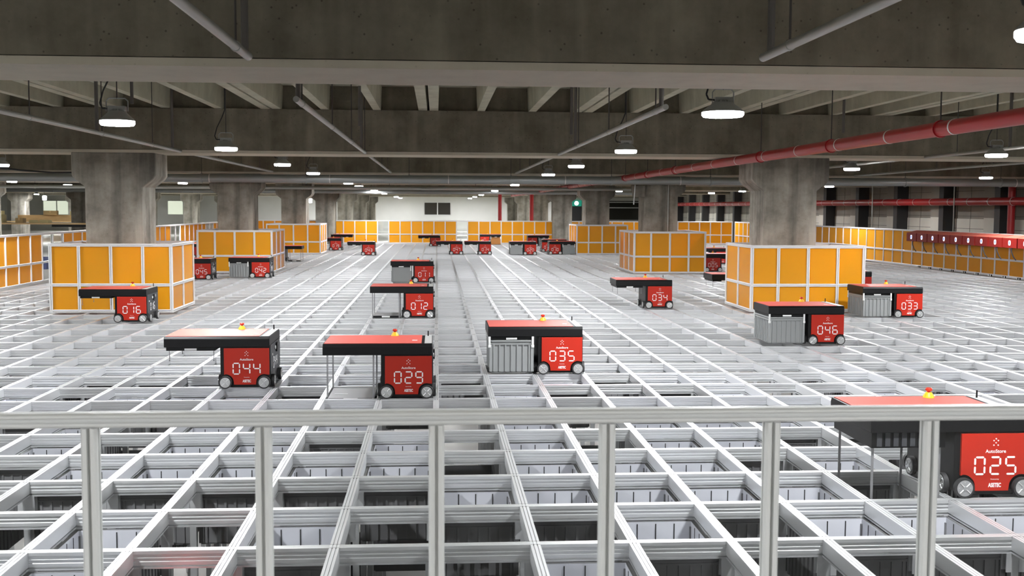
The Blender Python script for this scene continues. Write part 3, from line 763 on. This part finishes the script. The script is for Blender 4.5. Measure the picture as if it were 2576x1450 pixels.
# ------------------------------------------------------------------ pendant lamps
def lamp_meshes(r):
    d = {}
    b = MB(); b.lathe((0, 0, 0), [(r*.93, -.026), (r, -.012), (r, .012), (r*.94, .014)], 24, 1); b.lathe((0, 0, 0), [(r*.90, -.0275), (r*.93, -.0265)], 24, 0)
    d['diffuser'] = b.mesh('diffuser', ['lens', 'lensrim'])
    b = MB(); b.lathe((0, 0, 0), [(r*1.01, .0145), (r*.95, .03), (r*.55, .085), (r*.52, .10)], 24)
    for k in range(12):
        a = 2*math.pi*k/12; b.cyl((r*.55*math.cos(a), r*.55*math.sin(a), .07), (r*.3*math.cos(a), r*.3*math.sin(a), .115), .006, 6)
    d['housing'] = b.mesh('housing', ['housing'])
    b = MB().box(-.075, .075, -.035, .035, .10, .145); d['driver_box'] = b.mesh('driver_box', ['housing'])
    b = MB().tube([(-.095, 0, .10), (-.095, 0, .19), (-.07, 0, .215), (.07, 0, .215), (.095, 0, .19), (.095, 0, .10)], .006, 6); d['yoke'] = b.mesh('yoke', ['housing'])
    return d
LM = {.152: lamp_meshes(.152), .185: lamp_meshes(.185)}
def lamp(x, y, label, r=.152, z=2.475):
    t = thing('pendant_lamp', label, 'lamp', (x, y, z), 'round pendant lamps')
    for k, me in LM[r].items(): O(k, me, t)
    h = ZS-z
    O('chain', MB().cyl((0, 0, .21), (0, 0, h), .006, 6).mesh('chain', ['rod']), t)
    O('cable', MB().tube([(-.07, 0, .12), (-.13, 0, .125), (-.15, 0, .17), (-.12, 0, .28), (-.05, 0, .42), (-.012, 0, .52), (-.012, 0, h)], .008, 6).mesh('cable', ['cable']), t)
OR = ['nearest', 'second', 'third', 'fourth', 'fifth', 'sixth', 'seventh', 'eighth', 'ninth', 'tenth', 'eleventh', 'twelfth', 'thirteenth']
ROWS = [(-2.85, [-12.2, -6.1, -.9, 4.15, 9.55, 14.6, 24.6, 29.4, 39.1, 48.8, 66, 74.8], 'of the lamp row left of the picture centre, whose last lamp but one is added', 1),  # last but one is added to light the far pillars
        (2.6, [-12.2, -6.1, -1.4, 3.95, 9.3, 14.4, 25.4, 30.7, 38, 53, 64, 74.9], 'of the lamp row right of the picture centre, where some far lamps are added', 0),  # some far ones before the last are added to light the far pillars
        (8.0, [-12.2, -6.1, -1.0, 4.2, 9.65, 20, 36.6, 46, 53, 60, 74.9], 'of the lamp row right of the red overhead pipe, whose last lamp is added', 2),  # last one is added to brighten the back wall
        (13.2, [0, 5.0, 14.5, 25, 35.5, 40.8, 55], 'in the lamp row nearest the right wall', 2),
        (-8.4, [-12.2, -6.1, 0, 5.5, 10.8, 20, 25.9, 36, 46, 53, 60, 74.9], 'in the lamp row above the left fence, whose end lamp is added', 3),  # the end lamp here is also an addition to brighten the back wall
        (-13.6, [5, 14, 25.1, 30.4, 45, 60, 72], 'in the lamp row beyond the left fence', 0),
        (-19, [0, 14, 29, 45.6, 62], 'in the second lamp row beyond the left fence', 0), (-26, [10, 26, 48, 62, 73], 'in the lamp row farthest left', 0)]
ZL_ = {(2.6, -1.4): 2.525, (-2.85, -.9): 2.435, (2.6, -6.1): 2.49}
for x, ys, txt, off in ROWS:
    for i, y in enumerate(ys):
        lamp({(2.6, -6.1): 2.8, (2.6, -1.4): 2.53}.get((x, y), x), y, 'round white pendant lamp, %s %s' % (OR[i], txt), .185 if (x, y) == (2.6, -1.4) else .152, ZL_.get((x, y), 2.475))

# ------------------------------------------------------------------ packing area beyond the left fence
t = thing('workbench', 'long pale wooden workbench with a wooden back board beyond the left fence', 'workbench', (-21.6, 50, -.17))
O('bench_top', B('bench_top', ['wood'], (-3.0, 3.0, -.5, .5, 1.0, 1.05)), t); O('back_board', B('back_board', ['wood'], (-1.3, 2.4, .42, .46, 1.05, 1.38)), t)
for x in (-2.9, 2.9):
    for y in (-.45, .45): O('leg', B('leg', ['steel_dark'], (x-.04, x+.04, y-.04, y+.04, 0, 1.0)), t)
t = thing('workbench', 'low wooden bench with a dark front edge just beyond the left fence', 'workbench', (-16.2, 36, -.17))
O('bench_top', B('bench_top', ['wood'], (-2.6, 2.2, -.4, .4, 1.1, 1.16)), t); O('front_edge', B('front_edge', ['black'], (.2, 2.1, -.42, -.40, 1.0, 1.1)), t)
for x in (-2.5, 2.1):
    for y in (-.35, .35): O('leg', B('leg', ['steel_dark'], (x-.04, x+.04, y-.04, y+.04, 0, 1.1)), t)
def carton(x, y, z, wx, wy, h, lb, m='card', open_=False):
    t = thing('cardboard_box', lb, 'box', (x, y, z), 'cardboard boxes in the packing area')
    O('box_body', B('box_body', [m], (-wx/2, wx/2, -wy/2, wy/2, 0, h), bevel=.008), t)
    O('tape', B('tape', ['wood'], (-.03, .03, -wy/2-.002, wy/2+.002, h*.5, h+.003)), t)
carton(-21.1, 50.35, 1.21, .72, .3, .24, 'wide brown cardboard box on the wooden back board under the lit double window')
carton(-19.9, 50.35, 1.21, .28, .3, .22, 'small brown cardboard box at the right end of the wooden back board', 'card2')
carton(-23.7, 50.0, .88, .4, .4, .55, 'brown cardboard box standing at the left end of the long workbench', 'card2')
carton(-18.3, 36, .99, .46, .5, .34, 'pale cardboard box with a dark open top, on the low bench', 'card2')
carton(-17.4, 36, .99, .3, .4, .2, 'brown cardboard box right of the pale open box on the low bench')
carton(-16.6, 36, .99, .8, .4, .12, 'flat pale cardboard box in the middle of the low bench', 'card2')
carton(-18.3, 53.2, 1.02, .45, .4, .35, 'brown cardboard box under the single lit window, left one')
carton(-17.3, 53.2, 1.02, .42, .4, .34, 'brown cardboard box under the single lit window, right one')
t = thing('shelf_table', 'table carrying cardboard boxes below the single lit window', 'table', (-17.9, 53.2, -.17))
O('table_top', B('table_top', ['wood'], (-1.2, 1.2, -.4, .4, 1.13, 1.19)), t)
for x in (-1.1, 1.1):
    for y in (-.35, .35): O('leg', B('leg', ['steel_dark'], (x-.04, x+.04, y-.04, y+.04, 0, 1.13)), t)
b = MB(); b.box(-.35, .35, -.25, .25, 0, .02)
for s in (-1, 1):
    b.box(s*.35-.01, s*.35+.01, -.26, .26, 0, .3); b.box(-.36, .36, s*.25-.01, s*.25+.01, 0, .3); b.box(-.37, .37, s*.26-.012, s*.26+.012, .26, .3)
thing('plastic_crate', 'blue plastic crate seen through the clear panels of the left fence', 'crate', (-10.25, 17.7, .08), None, b.mesh('plastic_crate', ['blue']))
t = thing('control_cabinet', 'small white cabinet with a green circuit panel under the blue crate', 'cabinet', (-10.25, 17.7, -.17))
O('cabinet_body', B('cabinet_body', ['offwhite'], (-.4, .4, -.3, .3, 0, .25), bevel=.01), t); O('circuit_panel', B('circuit_panel', ['green', 'offwhite'], (-.02, .2, -.308, -.3, .03, .21, 0), (.03, .12, -.314, -.307, .05, .12, 1)), t)
